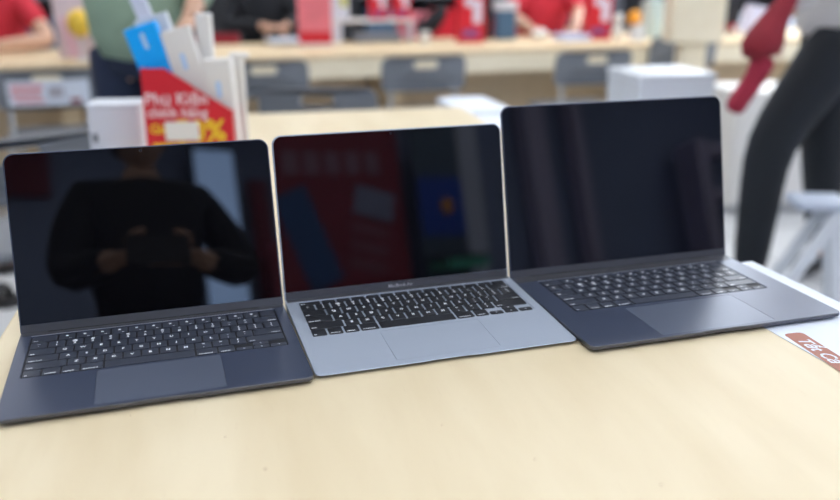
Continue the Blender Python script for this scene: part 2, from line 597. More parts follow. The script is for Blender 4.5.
    plate(bm, rrect(-kw, khi + 0.0016, kw, khi + 0.0026, 0.0004, 2), [], Tb - 0.0004, Tb + 0.0004)
    link('edge_glint_strip', bm, M_EDGE_GLINT, base)
    # trackpad
    bm = bmesh.new()
    pr = rrect(-pw, py0, pw, py1, 0.0028, 4)
    plate(bm, pr, [], lambda x, y: zt(x, y) - 0.0008, lambda x, y: zt(x, y) - 0.0001)
    link('trackpad', bm, pad, root)
    # lid, built lying on its back face in local X (width) Z (height), front face towards -Y
    hy, hz = D - 0.005, Tb * 0.8
    lidp = bmesh.new()
    th = 0.0038
    lo = rrect(-W / 2, 0.0, W / 2, L, (0.004, 0.004, 0.012, 0.012), 8)
    li = inset(lo, 0.0006)
    skin_loops(lidp, [[(x, 0, z) for x, z in li], [(x, 0.0006, z) for x, z in lo], [(x, th - 0.0014, z) for x, z in lo],
                      [(x, th, z) for x, z in inset(lo, 0.0016)]])
    Ml = Matrix.Translation((0, hy, hz)) @ Matrix.Rotation(-lid, 4, 'X')
    tf(lidp, lidp.verts[:], Ml)
    lo_ = link('lid', lidp, body, root)
    bm = bmesh.new()
    g = rrect(-W / 2 + 0.0016, chin, W / 2 - 0.0016, L - 0.0016, (0.001, 0.001, 0.0105, 0.0105), 8)
    skin_loops(bm, [[(x, -0.00005, z) for x, z in g], [(x, -0.0006, z) for x, z in g]])
    tf(bm, bm.verts[:], Ml)
    sc = link('screen', bm, M_GLASS, lo_)
    bm = bmesh.new()
    bar(bm, Ml @ Vector((0, -0.0006, L - 0.0055)), Ml @ Vector((0, -0.0008, L - 0.0055)), 0.0016, 16)
    link('webcam', bm, M_WEBCAM, lo_)
    bm = bmesh.new()
    hs = rrect(-W / 2 + 0.0016, -0.0005, W / 2 - 0.0016, chin - 0.0003, 0.0008, 2)
    skin_loops(bm, [[(x, -0.00005, z) for x, z in hs], [(x, -0.0005, z) for x, z in hs]])
    tf(bm, bm.verts[:], Ml)
    link('hinge_cover', bm, M_HINGE, lo_)
    bm = bmesh.new()
    bar(bm, (-W / 2 + 0.03, hy + 0.001, hz), (W / 2 - 0.03, hy + 0.001, hz), 0.0028, 12)
    link('hinge', bm, M_RUB, lo_)
    if lettering:
        bm = bmesh.new()
        text_bm(bm, lettering, 0.0062, Ml @ Matrix.Translation((0.0, -0.0008, chin * 0.5)) @ Matrix.Rotation(R(90), 4, 'X'), 0, 'CENTER', 0, 0.01)
        link('lettering', bm, M_LETTER, lo_)
    return root

laptop('dark blue laptop with reflecting black screen beside the small grey laptop, leftmost of three', (-0.2541, 0.7597), R(17.35), R(17.03),
       0.304, 0.215, 0.0087, 0.0087, 0.2105, 0.0888, 0.0634, 0.0055, 0.0854, M_MID, M_MIDPAD, M_MIDRIM, M_KEYM, 'flat')
laptop('space grey laptop with black keys standing between the two dark blue laptops', (0.0360, 0.8585), R(17.23), R(11.61),
       0.304, 0.2124, 0.0118, 0.0049, 0.2085, 0.0925, 0.0606, 0.0110, 0.0853, M_SILV, M_SILVPAD, M_SILV, M_KEYB, 'wedge', 'MacBook Air')
laptop('largest dark blue laptop, at the right end of the row, lying over a white leaflet', (0.3532, 0.9248), R(16.92), R(12.88),
       0.3404, 0.2376, 0.0087, 0.0087, 0.233, 0.1001, 0.0764, 0.0055, 0.0925, M_MID, M_MIDPAD, M_MIDRIM, M_KEYM, 'flat')

# ------------------------------------------------------------------ leaflet under the right laptop
PY = R(17.5)
leaf = thing('leaflet', 'white leaflet with brown printed box sticking out from under the right laptop', 'leaflet', (0.486, 1.191, 0.0), PY)
bm = bmesh.new()
box(bm, (-0.0725, -0.21, 0.0005), (0.145, 0.42, 0.0006))
link('sheet', bm, M_PAPER, leaf)
# brown box with the words, in the leaflet frame (origin = its far right corner); text runs towards the near end
bm = bmesh.new()
def leafp(wx, wy):
    d = Vector((wx - 0.486, wy - 1.191))
    return Vector((d.x * cos(PY) + d.y * sin(PY), -d.x * sin(PY) + d.y * cos(PY)))
a = leafp(0.437, 0.930); b = leafp(0.462, 0.812)
dirv = (b - a).normalized()
ang = math.atan2(dirv.y, dirv.x)
Mt = Matrix.Translation((a.x, a.y, 0.0)) @ Matrix.Rotation(ang, 4, 'Z')
hh = 0.0125
skin_loops(bm, [[Mt @ Vector((x, y, z)) for x, y in rrect(0, -hh, 0.15, hh, 0.006, 5)] for z in (0.0008, 0.00095)])
link('printed_box', bm, M_BROWN, leaf)
bm = bmesh.new()
text_bm(bm, 'T\u1ea5t C\u1ea3', 0.0215, Mt @ Matrix.Translation((0.017, -0.001, 0.0011)), 0, 'LEFT', 0.25, 0.02)
link('lettering', bm, M_PAPER, leaf)

# ------------------------------------------------------------------ red cardboard display with phone boxes on the table
DY = 1.9
disp = thing('display_holder', 'red cardboard offer display holding phone boxes behind the left laptop', 'display', (-0.508, DY, 0), R(2))
prof = [(-0.100, 0.0), (0.094, 0.0), (0.094, 0.112), (-0.046, 0.205), (-0.096, 0.205)]
bm = bmesh.new()
skin_loops(bm, [[(x, -0.002, z) for x, z in prof], [(x, 0.0, z) for x, z in prof]])
link('front_panel', bm, M_RED, disp)
bm = bmesh.new()
skin_loops(bm, [[(x, 0.10, z) for x, z in prof], [(x, 0.102, z) for x, z in prof]])
link('back_panel', bm, M_RED, disp)
bm = bmesh.new()
box(bm, (-0.098, 0.05, 0.1025), (0.002, 0.1, 0.205), rot=Euler((0, 0.0098, 0)))
box(bm, (0.093, 0.05, 0.056), (0.002, 0.1, 0.112))
box(bm, (-0.003, 0.05, 0.001), (0.19, 0.1, 0.002))
link('side_panel', bm, M_RED, disp)
TX = lambda x, z, y=-0.0035: Matrix.Translation((x, y, z)) @ Matrix.Rotation(R(90), 4, 'X')
bm = bmesh.new()
text_bm(bm, 'Ph\u1ee5 Ki\u1ec7n', 0.036, TX(-0.094, 0.138), 0, 'LEFT', 0, 0.02)
text_bm(bm, 'ch\u00ednh h\u00e3ng', 0.031, TX(-0.092, 0.108), 0, 'LEFT', 0, 0.02)
link('white_lettering', bm, M_PINKT, disp)
bm = bmesh.new()
text_bm(bm, '50%', 0.066, TX(0.078, 0.066), 0, 'RIGHT', 0, 0.03)
text_bm(bm, 'Gi\u1ea3m', 0.03, TX(-0.09, 0.072), 0, 'LEFT', 0, 0.03)
box(bm, (-0.02, -0.0035, 0.032), (0.13, 0.001, 0.018))
link('yellow_lettering', bm, M_YEL, disp)
bm = bmesh.new()
box(bm, (-0.018, -0.006, 0.068), (0.074, 0.002, 0.042), bevel=0.0008)
link('price_card', bm, M_OFF, disp)
def phone_box(name_label, c, s, tilt, m, mprint, pz=0.25, cat='box'):
    t = thing('phone_box', name_label, cat, c, R(2), 'phone boxes in the red display')
    bm = bmesh.new()
    box(bm, (0, 0, s[2] / 2), s, bevel=0.002)
    b_ = link('carton', bm, m, t)
    bm = bmesh.new()
    Mx = Matrix.Translation((0, -s[1] / 2 - 0.0008, s[2] * (0.5 + pz))) @ Matrix.Rotation(R(90), 4, 'X') @ Matrix.Rotation(R(90), 4, 'Z')
    skin_loops(bm, [[Mx @ Vector((x, y, z)) for x, y in rrect(-0.018, -0.005, 0.018, 0.005, 0.004, 3)] for z in (0, 0.0004)])
    link('printed_mark', bm, mprint, t)
    t.rotation_euler = (0, tilt, R(2))
    return t
phone_box('bright blue phone box leaning left in the red display', (-0.545, 1.935, 0.088), (0.072, 0.026, 0.215), R(-17), M_BLUE, M_BLUET, 0.34)
phone_box('white phone box tucked close behind the bright blue phone box', (-0.529, 1.968, 0.088), (0.074, 0.022, 0.232), R(-16), M_WHITE, M_OFF, 0.3)
phone_box('wide white phone box leaning against the blue one in the red display', (-0.482, 1.935, 0.070), (0.066, 0.024, 0.222), R(-13), M_OFF, M_BLUET, 0.18)
phone_box('short white phone box standing upright at the right of the display', (-0.436, 1.94, 0.004), (0.062, 0.040, 0.218), R(-3), M_OFF, M_BLUET, 0.2)
phone_box('tall narrow white carton rising behind the other phone boxes', (-0.480, 1.982, 0.004), (0.032, 0.030, 0.312), R(0), M_OFF, M_OFF, 0.2)
# tall pale panel leaning at the back left
bm = bmesh.new()
box(bm, (-0.585, 2.06, 0.165), (0.036, 0.012, 0.43), rot=Euler((0, R(-19), 0)), bevel=0.003)
tag(link('acrylic_strip', bm, mat('pale_lilac_plastic', (0.66, 0.70, 0.82), 0.3)), 'pale lilac strip standing tilted behind the bright blue phone box', 'strip')
bm = bmesh.new()
box(bm, (-0.416, 1.995, 0.115), (0.034, 0.02, 0.23), bevel=0.008)
box(bm, (-0.410, 1.995, 0.222), (0.046, 0.024, 0.014), bevel=0.006)
tag(link('power_adapter', bm, M_OFF), 'cream power adapter standing up behind the short white phone box', 'adapter')

# ------------------------------------------------------------------ counter desks of the shop
DYAW = R(18)
P0 = Vector((-0.407, 4.45))
dx = Vector((cos(DYAW), sin(DYAW))); dy = Vector((-sin(DYAW), cos(DYAW)))
def dk(t, s, z=0.0):
    p = P0 + dx * t + dy * s
    return (p.x, p.y, z)
def make_desk():
    t = thing('counter_desk', '', 'desk', (0, 0, FZ), DYAW, 'pale wood service desks in a row')
    bm = bmesh.new()
    box(bm, (0.8, 0.39, 0.735), (1.596, 0.78, 0.03), bevel=0.006)
    link('desktop', bm, WOOD2, t)
    bm = bmesh.new()
    box(bm, (0.8, 0.012, 0.672), (1.594, 0.02, 0.095), bevel=0.004)
    link('fascia', bm, WOODF, t)
    bm = bmesh.new()
    box(bm, (0.8, 0.44, 0.36), (1.5, 0.02, 0.70))
    link('front_panel', bm, WOODD, t)
    for x in (0.02, 1.58):
        bm = bmesh.new()
        box(bm, (x, 0.40, 0.36), (0.03, 0.72, 0.72), bevel=0.003)
        link('side_panel', bm, WOOD2, t)
    return t
desk = make_desk()
dl = ['pale wood service desk behind the chair with the pink and white notice',
      'pale wood service desk behind the two middle grey chairs, with the white riser',
      'pale wood service desk with the blue bin and the staff member in red behind it',
      'pale wood service desk at the right, behind the lectern and the man in charcoal trousers']
for i, t0 in enumerate((-2.9, -1.3, 0.3, 1.9)):
    o = desk if i == 0 else copy_tree(desk)
    o.location = dk(t0, 0, FZ)
    o['label'] = dl[i]

# ------------------------------------------------------------------ grey plastic chairs
def make_chair():
    t = thing('plastic_chair', '', 'chair', (0, 0, FZ), 0, 'grey plastic chairs with a handle slot')
    H, W = 0.17, 0.43
    bm = bmesh.new()
    out = []
    base = rrect(-W / 2, 0, W / 2, H, (0.03, 0.03, 0.045, 0.045), 6)
    for i, p in enumerate(base):
        q = base[(i + 1) % len(base)]
        n = 10 if abs(q[0] - p[0]) > 0.2 else 1
        for s in range(n):
            out.append((p[0] + (q[0] - p[0]) * s / n, p[1] + (q[1] - p[1]) * s / n))
    hole = []
    hb = rrect(-0.062, H - 0.062, 0.062, H - 0.022, 0.018, 5)
    plate(bm, out, [hb], -0.008, 0.008)
    for v in bm.verts:
        x, z, y = v.co.x, v.co.y, v.co.z
        v.co = Vector((x, y - 0.8 * x * x + 0.19 + 0.12 * (z - 0.1), 0.585 + z))
    link('backrest', bm, M_GREY, t)
    bm = bmesh.new()
    so = rrect(-0.215, -0.22, 0.215, 0.18, 0.06, 6)
    skin_loops(bm, [[(x, y, 0.43 - 0.5 * max(0, -y - 0.15) ** 1.2) for x, y in inset(so, 0.012)], [(x, y, 0.437) for x, y in so],
                    [(x, y, 0.45) for x, y in so], [(x, y, 0.455) for x, y in inset(so, 0.01)]])
    link('seat', bm, M_GREY, t)
    for sx in (-1, 1):
        bm = bmesh.new()
        bar(bm, (sx * 0.17, 0.13, 0.43), (sx * 0.165, 0.145, 0.68), 0.011)
        link('back_post', bm, M_LGREY, t)
        for sy, fy in ((-1, -0.22), (1, 0.21)):
            bm = bmesh.new()
            bar(bm, (sx * 0.18, sy * 0.15, 0.435), (sx * 0.205, fy, 0.012), 0.011)
            l_ = link('leg', bm, M_LGREY, t)
            bm = bmesh.new()
            bar(bm, (sx * 0.205, fy, 0.0), (sx * 0.205, fy, 0.02), 0.014)
            link('foot_cap', bm, M_RUB, l_)
    return t
chair = make_chair()
# the chairs face the desks: their backs are towards us, so local +Y (the back) points to the camera -> rotate by 180
spots = [
    (-1.645, 3.90, 197, 'grey plastic chair with the pink and white notice on its back'),
    (-0.775, 4.22, 197, 'grey plastic chair at the desks directly right of the red display'),
    (-0.023, 4.44, 197, 'grey plastic chair in the middle of the desk row, behind the space grey laptop'),
    (0.855, 4.67, 197, 'grey plastic chair tucked at the desk just left of the white plinth'),
    (-0.36, 3.27, 178, 'grey plastic chair standing at the far end of the wooden table'),
    (-1.13, 2.30, 214, 'grey plastic chair beside the left edge of the wooden table, near the plain white carton'),
    (1.465, 5.18, 197, 'grey plastic chair behind the white plinth and the foot of the lectern'),
]
for i, (x, y, a, lb) in enumerate(spots):
    o = chair if i == 0 else copy_tree(chair)
    o.location = (x, y, FZ)
    o.rotation_euler = (0, 0, R(a))
    o['label'] = lb
    if i == 6:
        o.scale = (1, 1, 1.05)
# notice on the first chair
nt_ = thing('notice', 'white notice with pink print fixed to the back of a grey chair', 'notice', (-1.645, 3.90, FZ), R(197))
def on_back(x, z, d=0.012):
    return Vector((x, d - 0.8 * x * x + 0.19 + 0.12 * (z - 0.1), 0.585 + z))
def bent(bm, x0, z0, x1, z1, d0, d1, mi=0, n=10):
    a_ = [(x0 + (x1 - x0) * i / n, z0) for i in range(n + 1)] + [(x1 + (x0 - x1) * i / n, z1) for i in range(n + 1)]
    A = [bm.verts.new(on_back(x, z, d0)) for x, z in a_]
    B = [bm.verts.new(on_back(x, z, d1)) for x, z in a_]
    N = len(a_)
    for i in range(N):
        bm.faces.new((A[i], A[(i + 1) % N], B[(i + 1) % N], B[i]))
    for V in (A, B):
        for i in range(n):
            bm.faces.new((V[i], V[i + 1], V[N - 2 - i], V[N - 1 - i]))
bm = bmesh.new()
bent(bm, -0.165, 0.018, 0.165, 0.125, 0.010, 0.012)
link('sheet', bm, M_PAPER, nt_)
bm = bmesh.new()
for x0, z0, x1, z1 in ((0.02, 0.085, 0.15, 0.110), (0.03, 0.055, 0.15, 0.078), (0.02, 0.030, 0.14, 0.046)):
    bent(bm, x0, z0, x1, z1, 0.0125, 0.0132)
PINKP = mat('pink_print', (0.75, 0.38, 0.42), 0.6)
link('pink_print', bm, PINKP, nt_)
bm = bmesh.new()
bent(bm, -0.125, 0.024, -0.085, 0.045, 0.0125, 0.0132)
link('red_stamp', bm, M_DRED, nt_)
bm = bmesh.new()
bent(bm, -0.06, 0.05, 0.0, 0.10, 0.0125, 0.0132)
link('grey_print', bm, mat('grey_print', (0.42, 0.40, 0.45), 0.6), nt_)

# ------------------------------------------------------------------ people
def skin_bm(bm, pts, edges, mi=0, sub=1, root=0):
    """grow a smooth tapering surface along a skeleton and add it to bm"""
    me = bpy.data.meshes.new('skel')
    names = list(pts)
    me.from_pydata([pts[n][0] for n in names], [(names.index(a), names.index(b)) for a, b in edges], [])
    o = bpy.data.objects.new('skel', me)
    COL.objects.link(o)
    md = o.modifiers.new('skin', 'SKIN')
    md.use_smooth_shade = True
    if not me.skin_vertices:
        return
    for i, n in enumerate(names):
        r_ = pts[n][1]
        me.skin_vertices[0].data[i].radius = (r_, r_) if not isinstance(r_, tuple) else r_
        me.skin_vertices[0].data[i].use_root = (i == root)
    sd = o.modifiers.new('sub', 'SUBSURF')
    sd.levels = sub
    dg = bpy.context.evaluated_depsgraph_get()
    ev = bpy.data.meshes.new_from_object(o.evaluated_get(dg))
    n0 = len(bm.faces)
    bm.from_mesh(ev)
    bm.faces.ensure_lookup_table()
    for f in bm.faces[n0:]:
        f.material_index = mi
        f.smooth = True
    bpy.data.objects.remove(o)
    bpy.data.meshes.remove(me)
    bpy.data.meshes.remove(ev)

def hand(bm, wrist, d, palm_n, side, curl=0.5, scale=1.0):
    """palm and five curled fingers; d = pointing direction, palm_n = palm side"""
    d = Vector(d).normalized(); n = Vector(palm_n).normalized()
    x = d.cross(n).normalized() * side
    w = Vector(wrist)
    s = scale
    skin_bm(bm, {'w': (w - d * 0.02 * s, 0.024 * s), 'a': (w + d * 0.03 * s, (0.036 * s, 0.016 * s)), 'b': (w + d * 0.075 * s, (0.038 * s, 0.014 * s))},
            [('w', 'a'), ('a', 'b')])
    for i, (off, ln) in enumerate(((-0.028, 0.060), (-0.010, 0.072), (0.010, 0.078), (0.028, 0.070))):
        a = w + d * 0.07 * s + x * off * s
        c1 = curl * 0.9; c2 = curl * 1.9
        b = a + (d * cos(c1) + n * sin(c1)) * ln * 0.45 * s
        c = b + (d * cos(c2) + n * sin(c2)) * ln * 0.55 * s
        skin_bm(bm, {'a': (a, 0.0095 * s), 'b': (b, 0.0088 * s), 'c': (c, 0.0075 * s)}, [('a', 'b'), ('b', 'c')])
    a = w + d * 0.02 * s + x * 0.028 * s
    b = a + (d * 0.6 + x * 0.8).normalized() * 0.035 * s
    c = b + (d * 0.9 + x * 0.15 + n * 0.5).normalized() * 0.034 * s
    skin_bm(bm, {'a': (a, 0.014 * s), 'b': (b, 0.011 * s), 'c': (c, 0.009 * s)}, [('a', 'b'), ('b', 'c')])

def person(label, J, shirt, trousers, face=0.0, shoes=M_BLACK, sleeve=0.6, hair='short', extra=None, hands=(0.5, 0.5), hand_dirs=None, loose=1.0, hem=None, wide=1.0):
    """J: joints pelvis chest neck head sl el wl sr er wr hl kl al hr kr ar (world coordinates)"""
    V = {k: Vector(v) for k, v in J.items()}
    fdir = Vector((sin(face), -cos(face), 0))     # face = 0 looks towards the camera (-Y)
    fdir = Vector((sin(face), -cos(face), 0))
    side = Vector((cos(face), sin(face), 0))
    bm = bmesh.new()
    P = {'pelvis': (V['pelvis'], 0.10), 'waist': ((V['pelvis'] * 0.55 + V['chest'] * 0.45), (0.125, 0.095)), 'chest': (V['chest'], (0.15, 0.11)),
         'nb': (V['neck'], 0.062), 'nt': (V['neck'] * 0.45 + V['head'] * 0.55, 0.055)}
    E_ = [('pelvis', 'waist'), ('waist', 'chest'), ('chest', 'nb'), ('nb', 'nt')]
    for s in 'lr':
        P['s' + s] = (V['s' + s], 0.058); P['e' + s] = (V['e' + s], 0.041); P['w' + s] = (V['w' + s], 0.027)
        P['m' + s] = ((V['e' + s] * 0.65 + V['w' + s] * 0.35), 0.040)
        P['h' + s] = (V['h' + s], 0.078); P['k' + s] = (V['k' + s], 0.058); P['a' + s] = (V['a' + s], 0.036)
        P['c' + s] = (V['k' + s] * 0.65 + V['a' + s] * 0.35, 0.056)
        toe = V['a' + s] + fdir * 0.13 + Vector((0, 0, -0.05))
        P['t' + s] = (toe, 0.02)
        E_ += [('chest', 's' + s), ('s' + s, 'e' + s), ('e' + s, 'm' + s), ('m' + s, 'w' + s), ('pelvis', 'h' + s), ('h' + s, 'k' + s), ('k' + s, 'c' + s), ('c' + s, 'a' + s), ('a' + s, 't' + s)]
    skin_bm(bm, P, E_)
    # head
    h = V['head']
    Rm = Matrix.Rotation(face, 4, 'Z')
    n0 = len(bm.verts)
    ball(bm, h + Vector((0, 0, 0.0)), (0.076, 0.094, 0.115), 24, rot=Rm)
    bm.verts.ensure_lookup_table()
    for v in bm.verts[n0:]:
        q = v.co - h
        f_ = q.dot(fdir)
        if q.z < -0.02:
            t_ = min(1, (-q.z - 0.02) / 0.1)
            sd_ = q.dot(side)
            v.co -= side * sd_ * 0.28 * t_
            if f_ > 0: v.co += fdir * 0.010 * t_
            else: v.co += fdir * 0.03 * t_
    fr = h + fdir * 0.088
    up = Vector((0, 0, 1))
    skin_bm(bm, {'a': (fr + up * 0.012, 0.008), 'b': (fr + fdir * 0.014 - up * 0.022, 0.013)}, [('a', 'b')])
    for s in (-1, 1):
        ball(bm, h + side * s * 0.031 + fdir * 0.079 + up * 0.006, (0.012, 0.010, 0.008), 10, 2, Rm)
        ball(bm, h + side * s * 0.077 - up * 0.005, (0.010, 0.022, 0.032), 10, 0, Rm)
    ball(bm, h + fdir * 0.086 - up * 0.050, (0.022, 0.010, 0.006), 10, 1, Rm)
    for i, s in enumerate('lr'):
        d_ = (V['w' + s] - V['e' + s]).normalized()
        pn = Vector((0, 0, -1))
        if hand_dirs and hand_dirs[i]:
            d_, pn = hand_dirs[i]
        hand(bm, V['w' + s], d_, pn, 1 if s == 'l' else -1, hands[i])
    body = link('person', bm, M_SKIN, None, True, mats=[M_SKIN, M_LIP, M_EYE])
    tag(body, label, 'person')
    # shirt
    bm = bmesh.new()
    lo = loose
    low = V['pelvis'] - Vector((0, 0, 0.07 if hem is None else hem))
    Q = {'pelvis': (low, 0.165 * lo), 'waist': (V['pelvis'] * 0.55 + V['chest'] * 0.45, 0.15 * lo),
         'chest': (V['chest'], 0.158 * lo), 'nb': (V['neck'] - Vector((0, 0, 0.005)), 0.092)}
    EQ = [('pelvis', 'waist'), ('waist', 'chest'), ('chest', 'nb')]
    for s in 'lr':
        Q['s' + s] = (V['s' + s], 0.074 * lo)
        EQ += [('chest', 's' + s)]
        if sleeve <= 1:
            Q['x' + s] = (V['s' + s].lerp(V['e' + s], sleeve), 0.062 * lo)
            EQ += [('s' + s, 'x' + s)]
        else:
            Q['e' + s] = (V['e' + s], 0.055 * lo); Q['x' + s] = (V['e' + s].lerp(V['w' + s], sleeve - 1), 0.042)
            EQ += [('s' + s, 'e' + s), ('e' + s, 'x' + s)]
    skin_bm(bm, Q, EQ)
    link('shirt', bm, shirt, body, True)
    bm = bmesh.new()
    skin_bm(bm, {'a': (V['pelvis'] + Vector((0, 0, 0.08)), 0.122), 'b': (V['pelvis'] - Vector((0, 0, 0.04)), 0.142), 'c': (V['pelvis'] - Vector((0, 0, 0.13)), 0.115)}, [('a', 'b'), ('b', 'c')])
    for s in 'lr':
        up_ = (V['h' + s] - V['k' + s]).normalized() * 0.06
        skin_bm(bm, {'o': (V['h' + s] + up_, 0.10 * wide), 'h': (V['h' + s], 0.104 * wide), 'k': (V['k' + s], 0.078 * wide), 'a': (V['k' + s].lerp(V['a' + s], 0.97), 0.062)},
                [('o', 'h'), ('h', 'k'), ('k', 'a')])
    link('trousers', bm, trousers, body, True)
    for s in 'lr':
        bm = bmesh.new()
        a_ = V['a' + s]
        skin_bm(bm, {'z': (a_ + up * 0.02, 0.05), 'a': (a_ - fdir * 0.03 - up * 0.03, 0.054), 'b': (a_ + fdir * 0.07 - up * 0.035, 0.05), 'c': (a_ + fdir * 0.17 - up * 0.042, 0.042)},
                [('z', 'a'), ('a', 'b'), ('b', 'c')])
        link('shoe', bm, shoes, body, True)
    bm = bmesh.new()
    ball(bm, h - fdir * 0.014 + up * 0.022, (0.086, 0.098, 0.112), 24, 0, Rm)
    for v in list(bm.verts):
        q = v.co - h
        if q.dot(fdir) > 0.035 and q.z < 0.055:
            v.co -= fdir * (q.dot(fdir) - 0.035)
        if hair == 'short' and q.z < -0.05:
            v.co.z = h.z - 0.05 + (q.z + 0.05) * 0.2
        if hair == 'long' and q.z < -0.03:
            v.co.z -= 0.12
    link('hair', bm, M_HAIR, body, True)
    return body

def standing(x, y, face, hgt=1.70, lean=0.0):
    """default joints for someone standing at x, y"""
    s = hgt / 1.70
    f = Vector((sin(face), -cos(face), 0)); sd = Vector((cos(face), sin(face), 0))
    b = Vector((x, y, FZ))
    u = lambda a, z, c=0.0: b + sd * a * s + Vector((0, 0, z * s)) + f * c
    return dict(pelvis=u(0, .93), chest=u(0, 1.28, lean * .6), neck=u(0, 1.44, lean), head=u(0, 1.59, lean + .02),
                sl=u(-.17, 1.39, lean * .8), sr=u(.17, 1.39, lean * .8), el=u(-.24, 1.10), er=u(.24, 1.10), wl=u(-.24, .86, .10), wr=u(.24, .86, .10),
                hl=u(-.09, .88), hr=u(.09, .88), kl=u(-.10, .48, .02), kr=u(.10, .48, .02), al=u(-.10, .085, -.02), ar=u(.10, .085, -.02))
def seated(x, y, face):
    f = Vector((sin(face), -cos(face), 0)); sd = Vector((cos(face), sin(face), 0))
    b = Vector((x, y, FZ))
    u = lambda a, z, c=0.0: b + sd * a + Vector((0, 0, z)) + f * c
    return dict(pelvis=u(0, .56), chest=u(0, .90, .06), neck=u(0, 1.06, .08), head=u(0, 1.22, .11),
                sl=u(-.17, 1.01, .07), sr=u(.17, 1.01, .07), el=u(-.24, .80, .18), er=u(.24, .80, .18), wl=u(-.13, .79, .40), wr=u(.13, .79, .40),
                hl=u(-.09, .54, .04), hr=u(.09, .54, .04), kl=u(-.11, .54, .42), kr=u(.11, .54, .42), al=u(-.11, .085, .40), ar=u(.11, .085, .40))

# shopper in the sage shirt, back to us, behind the table's far left
J = standing(-0.955, 3.02, R(172), 1.68)
J.update(er=Vector((-1.10, 3.20, 0.40)), wr=Vector((-0.98, 3.40, 0.42)), el=Vector((-0.73, 3.05, 0.36)), wl=Vector((-0.75, 2.88, 0.25)))
person('person in a loose sage green shirt and navy trousers standing behind the red display', J, M_GREEN, M_NAVY, R(172), M_BLACK, 1.6, 'long', loose=1.22, hem=0.10)
binn = thing('white_carton', 'plain white carton standing on the table left of the red display', 'box', (-0.712, 2.0, 0.0), R(4))
bm = bmesh.new()
box(bm, (0, 0.04, 0.052), (0.118, 0.09, 0.104), bevel=0.003)
link('carton', bm, mat('white_carton', (0.68, 0.71, 0.77), 0.5, noise=0.05, nscale=8), binn)
bm = bmesh.new()
box(bm, (0, 0.04, 0.109), (0.122, 0.094, 0.01), bevel=0.003)
link('lid', bm, MATS['white_carton'], binn)
bm = bmesh.new()
box(bm, (-0.045, -0.006, 0.035), (0.012, 0.004, 0.02), bevel=0.001)
link('latch', bm, M_GREY, binn)

# man in charcoal trousers at the right
J = standing(1.44, 3.02, R(-60), 1.78)
J.update(pelvis=Vector((1.43, 3.02, 0.21)), hl=Vector((1.40, 2.95, 0.15)), hr=Vector((1.45, 3.10, 0.15)),
         kl=Vector((1.20, 2.93, -0.17)), al=Vector((1.185, 2.93, -0.665)), kr=Vector((1.49, 3.13, -0.22)), ar=Vector((1.60, 3.25, -0.665)),
         chest=Vector((1.42, 3.0, 0.56)), neck=Vector((1.41, 3.0, 0.74)), head=Vector((1.38, 2.98, 0.90)),
         sl=Vector((1.33, 2.86, 0.68)), sr=Vector((1.52, 3.14, 0.68)), el=Vector((1.28, 2.78, 0.42)), er=Vector((1.58, 3.16, 0.38)),
         wl=Vector((1.14, 2.80, 0.26)), wr=Vector((1.52, 3.02, 0.20)))
person('man in a white shirt and charcoal trousers striding past at the right', J, M_WHC, M_CHAR, R(-60), M_BLACK, 1.9, 'short', hand_dirs=((Vector((-.3, 0, -1)), Vector((0, -1, 0))), None), loose=1.1, hem=0.09, wide=1.15)
gar = thing('red_garment', 'dark red garment draped from the arm of the man in charcoal trousers', 'garment', (1.03, 2.74, 0.085), 0)
bm = bmesh.new()
skin_bm(bm, {'a': (Vector((0.115, 0.0, 0.26)), 0.028), 'b': (Vector((0.065, 0, 0.17)), 0.045), 'c': (Vector((0.02, -0.01, 0.095)), 0.085), 'd': (Vector((0.045, -0.01, 0.05)), 0.06)},
        [('a', 'b'), ('b', 'c'), ('c', 'd')])
link('folded_cloth', bm, M_DRED, gar, True)
bm = bmesh.new()
skin_bm(bm, {'a': (Vector((0.045, -0.02, 0.07)), 0.045), 'b': (Vector((0.02, -0.01, -0.01)), 0.034), 'c': (Vector((-0.02, 0, -0.08)), 0.036), 'd': (Vector((-0.035, 0, -0.12)), 0.034)},
        [('a', 'b'), ('b', 'c'), ('c', 'd')])
link('hanging_sleeve', bm, mat('red_sleeve', (0.34, 0.018, 0.045), 0.8), gar, True)

# staff seated behind the desks
def behind(t, s, **k):
    return seated(*dk(t, s)[:2], DYAW)
J = seated(-2.33, 4.86, R(12))
J.update(er=Vector((-1.93, 4.62, 0.06)), wr=Vector((-2.10, 4.36, 0.05)), el=Vector((-2.52, 4.62, 0.06)), wl=Vector((-2.28, 4.42, 0.05)))
p = person('staff member in a red T-shirt resting both forearms on the desk, at the far left', J, M_REDC, M_BLKC, R(12), M_BLACK, 0.75, 'short', hand_dirs=((Vector((1, -.3, 0)), Vector((0, 0, -1))), (Vector((-1, -.3, 0)), Vector((0, 0, -1)))), hands=(0.2, 0.2))
J = seated(-0.98, 5.62, R(10))
J.update(er=Vector((-0.72, 5.42, 0.10)), wr=Vector((-0.78, 5.18, 0.09)), el=Vector((-1.18, 5.42, 0.08)), wl=Vector((-0.90, 5.20, 0.09)))
person('person in black clothes behind the desk, hands together over white papers', J, M_BLKC, M_BLKC, R(10), M_BLACK, 1.95, 'short', hand_dirs=((Vector((1, -.2, -.1)), Vector((0, 0, -1))), (Vector((-1, -.2, -.1)), Vector((0, 0, -1)))), hands=(0.5, 0.5))
J = seated(0.80, 5.92, R(8))
J.update(el=Vector((0.58, 5.62, 0.12)), wl=Vector((0.68, 5.42, 0.06)), er=Vector((1.02, 5.66, 0.13)), wr=Vector((0.95, 5.40, 0.06)))
person('staff member in a red shirt leaning on the desk behind the blue bin', J, M_REDC, M_BLKC, R(8), M_BLACK, 0.95, 'long')
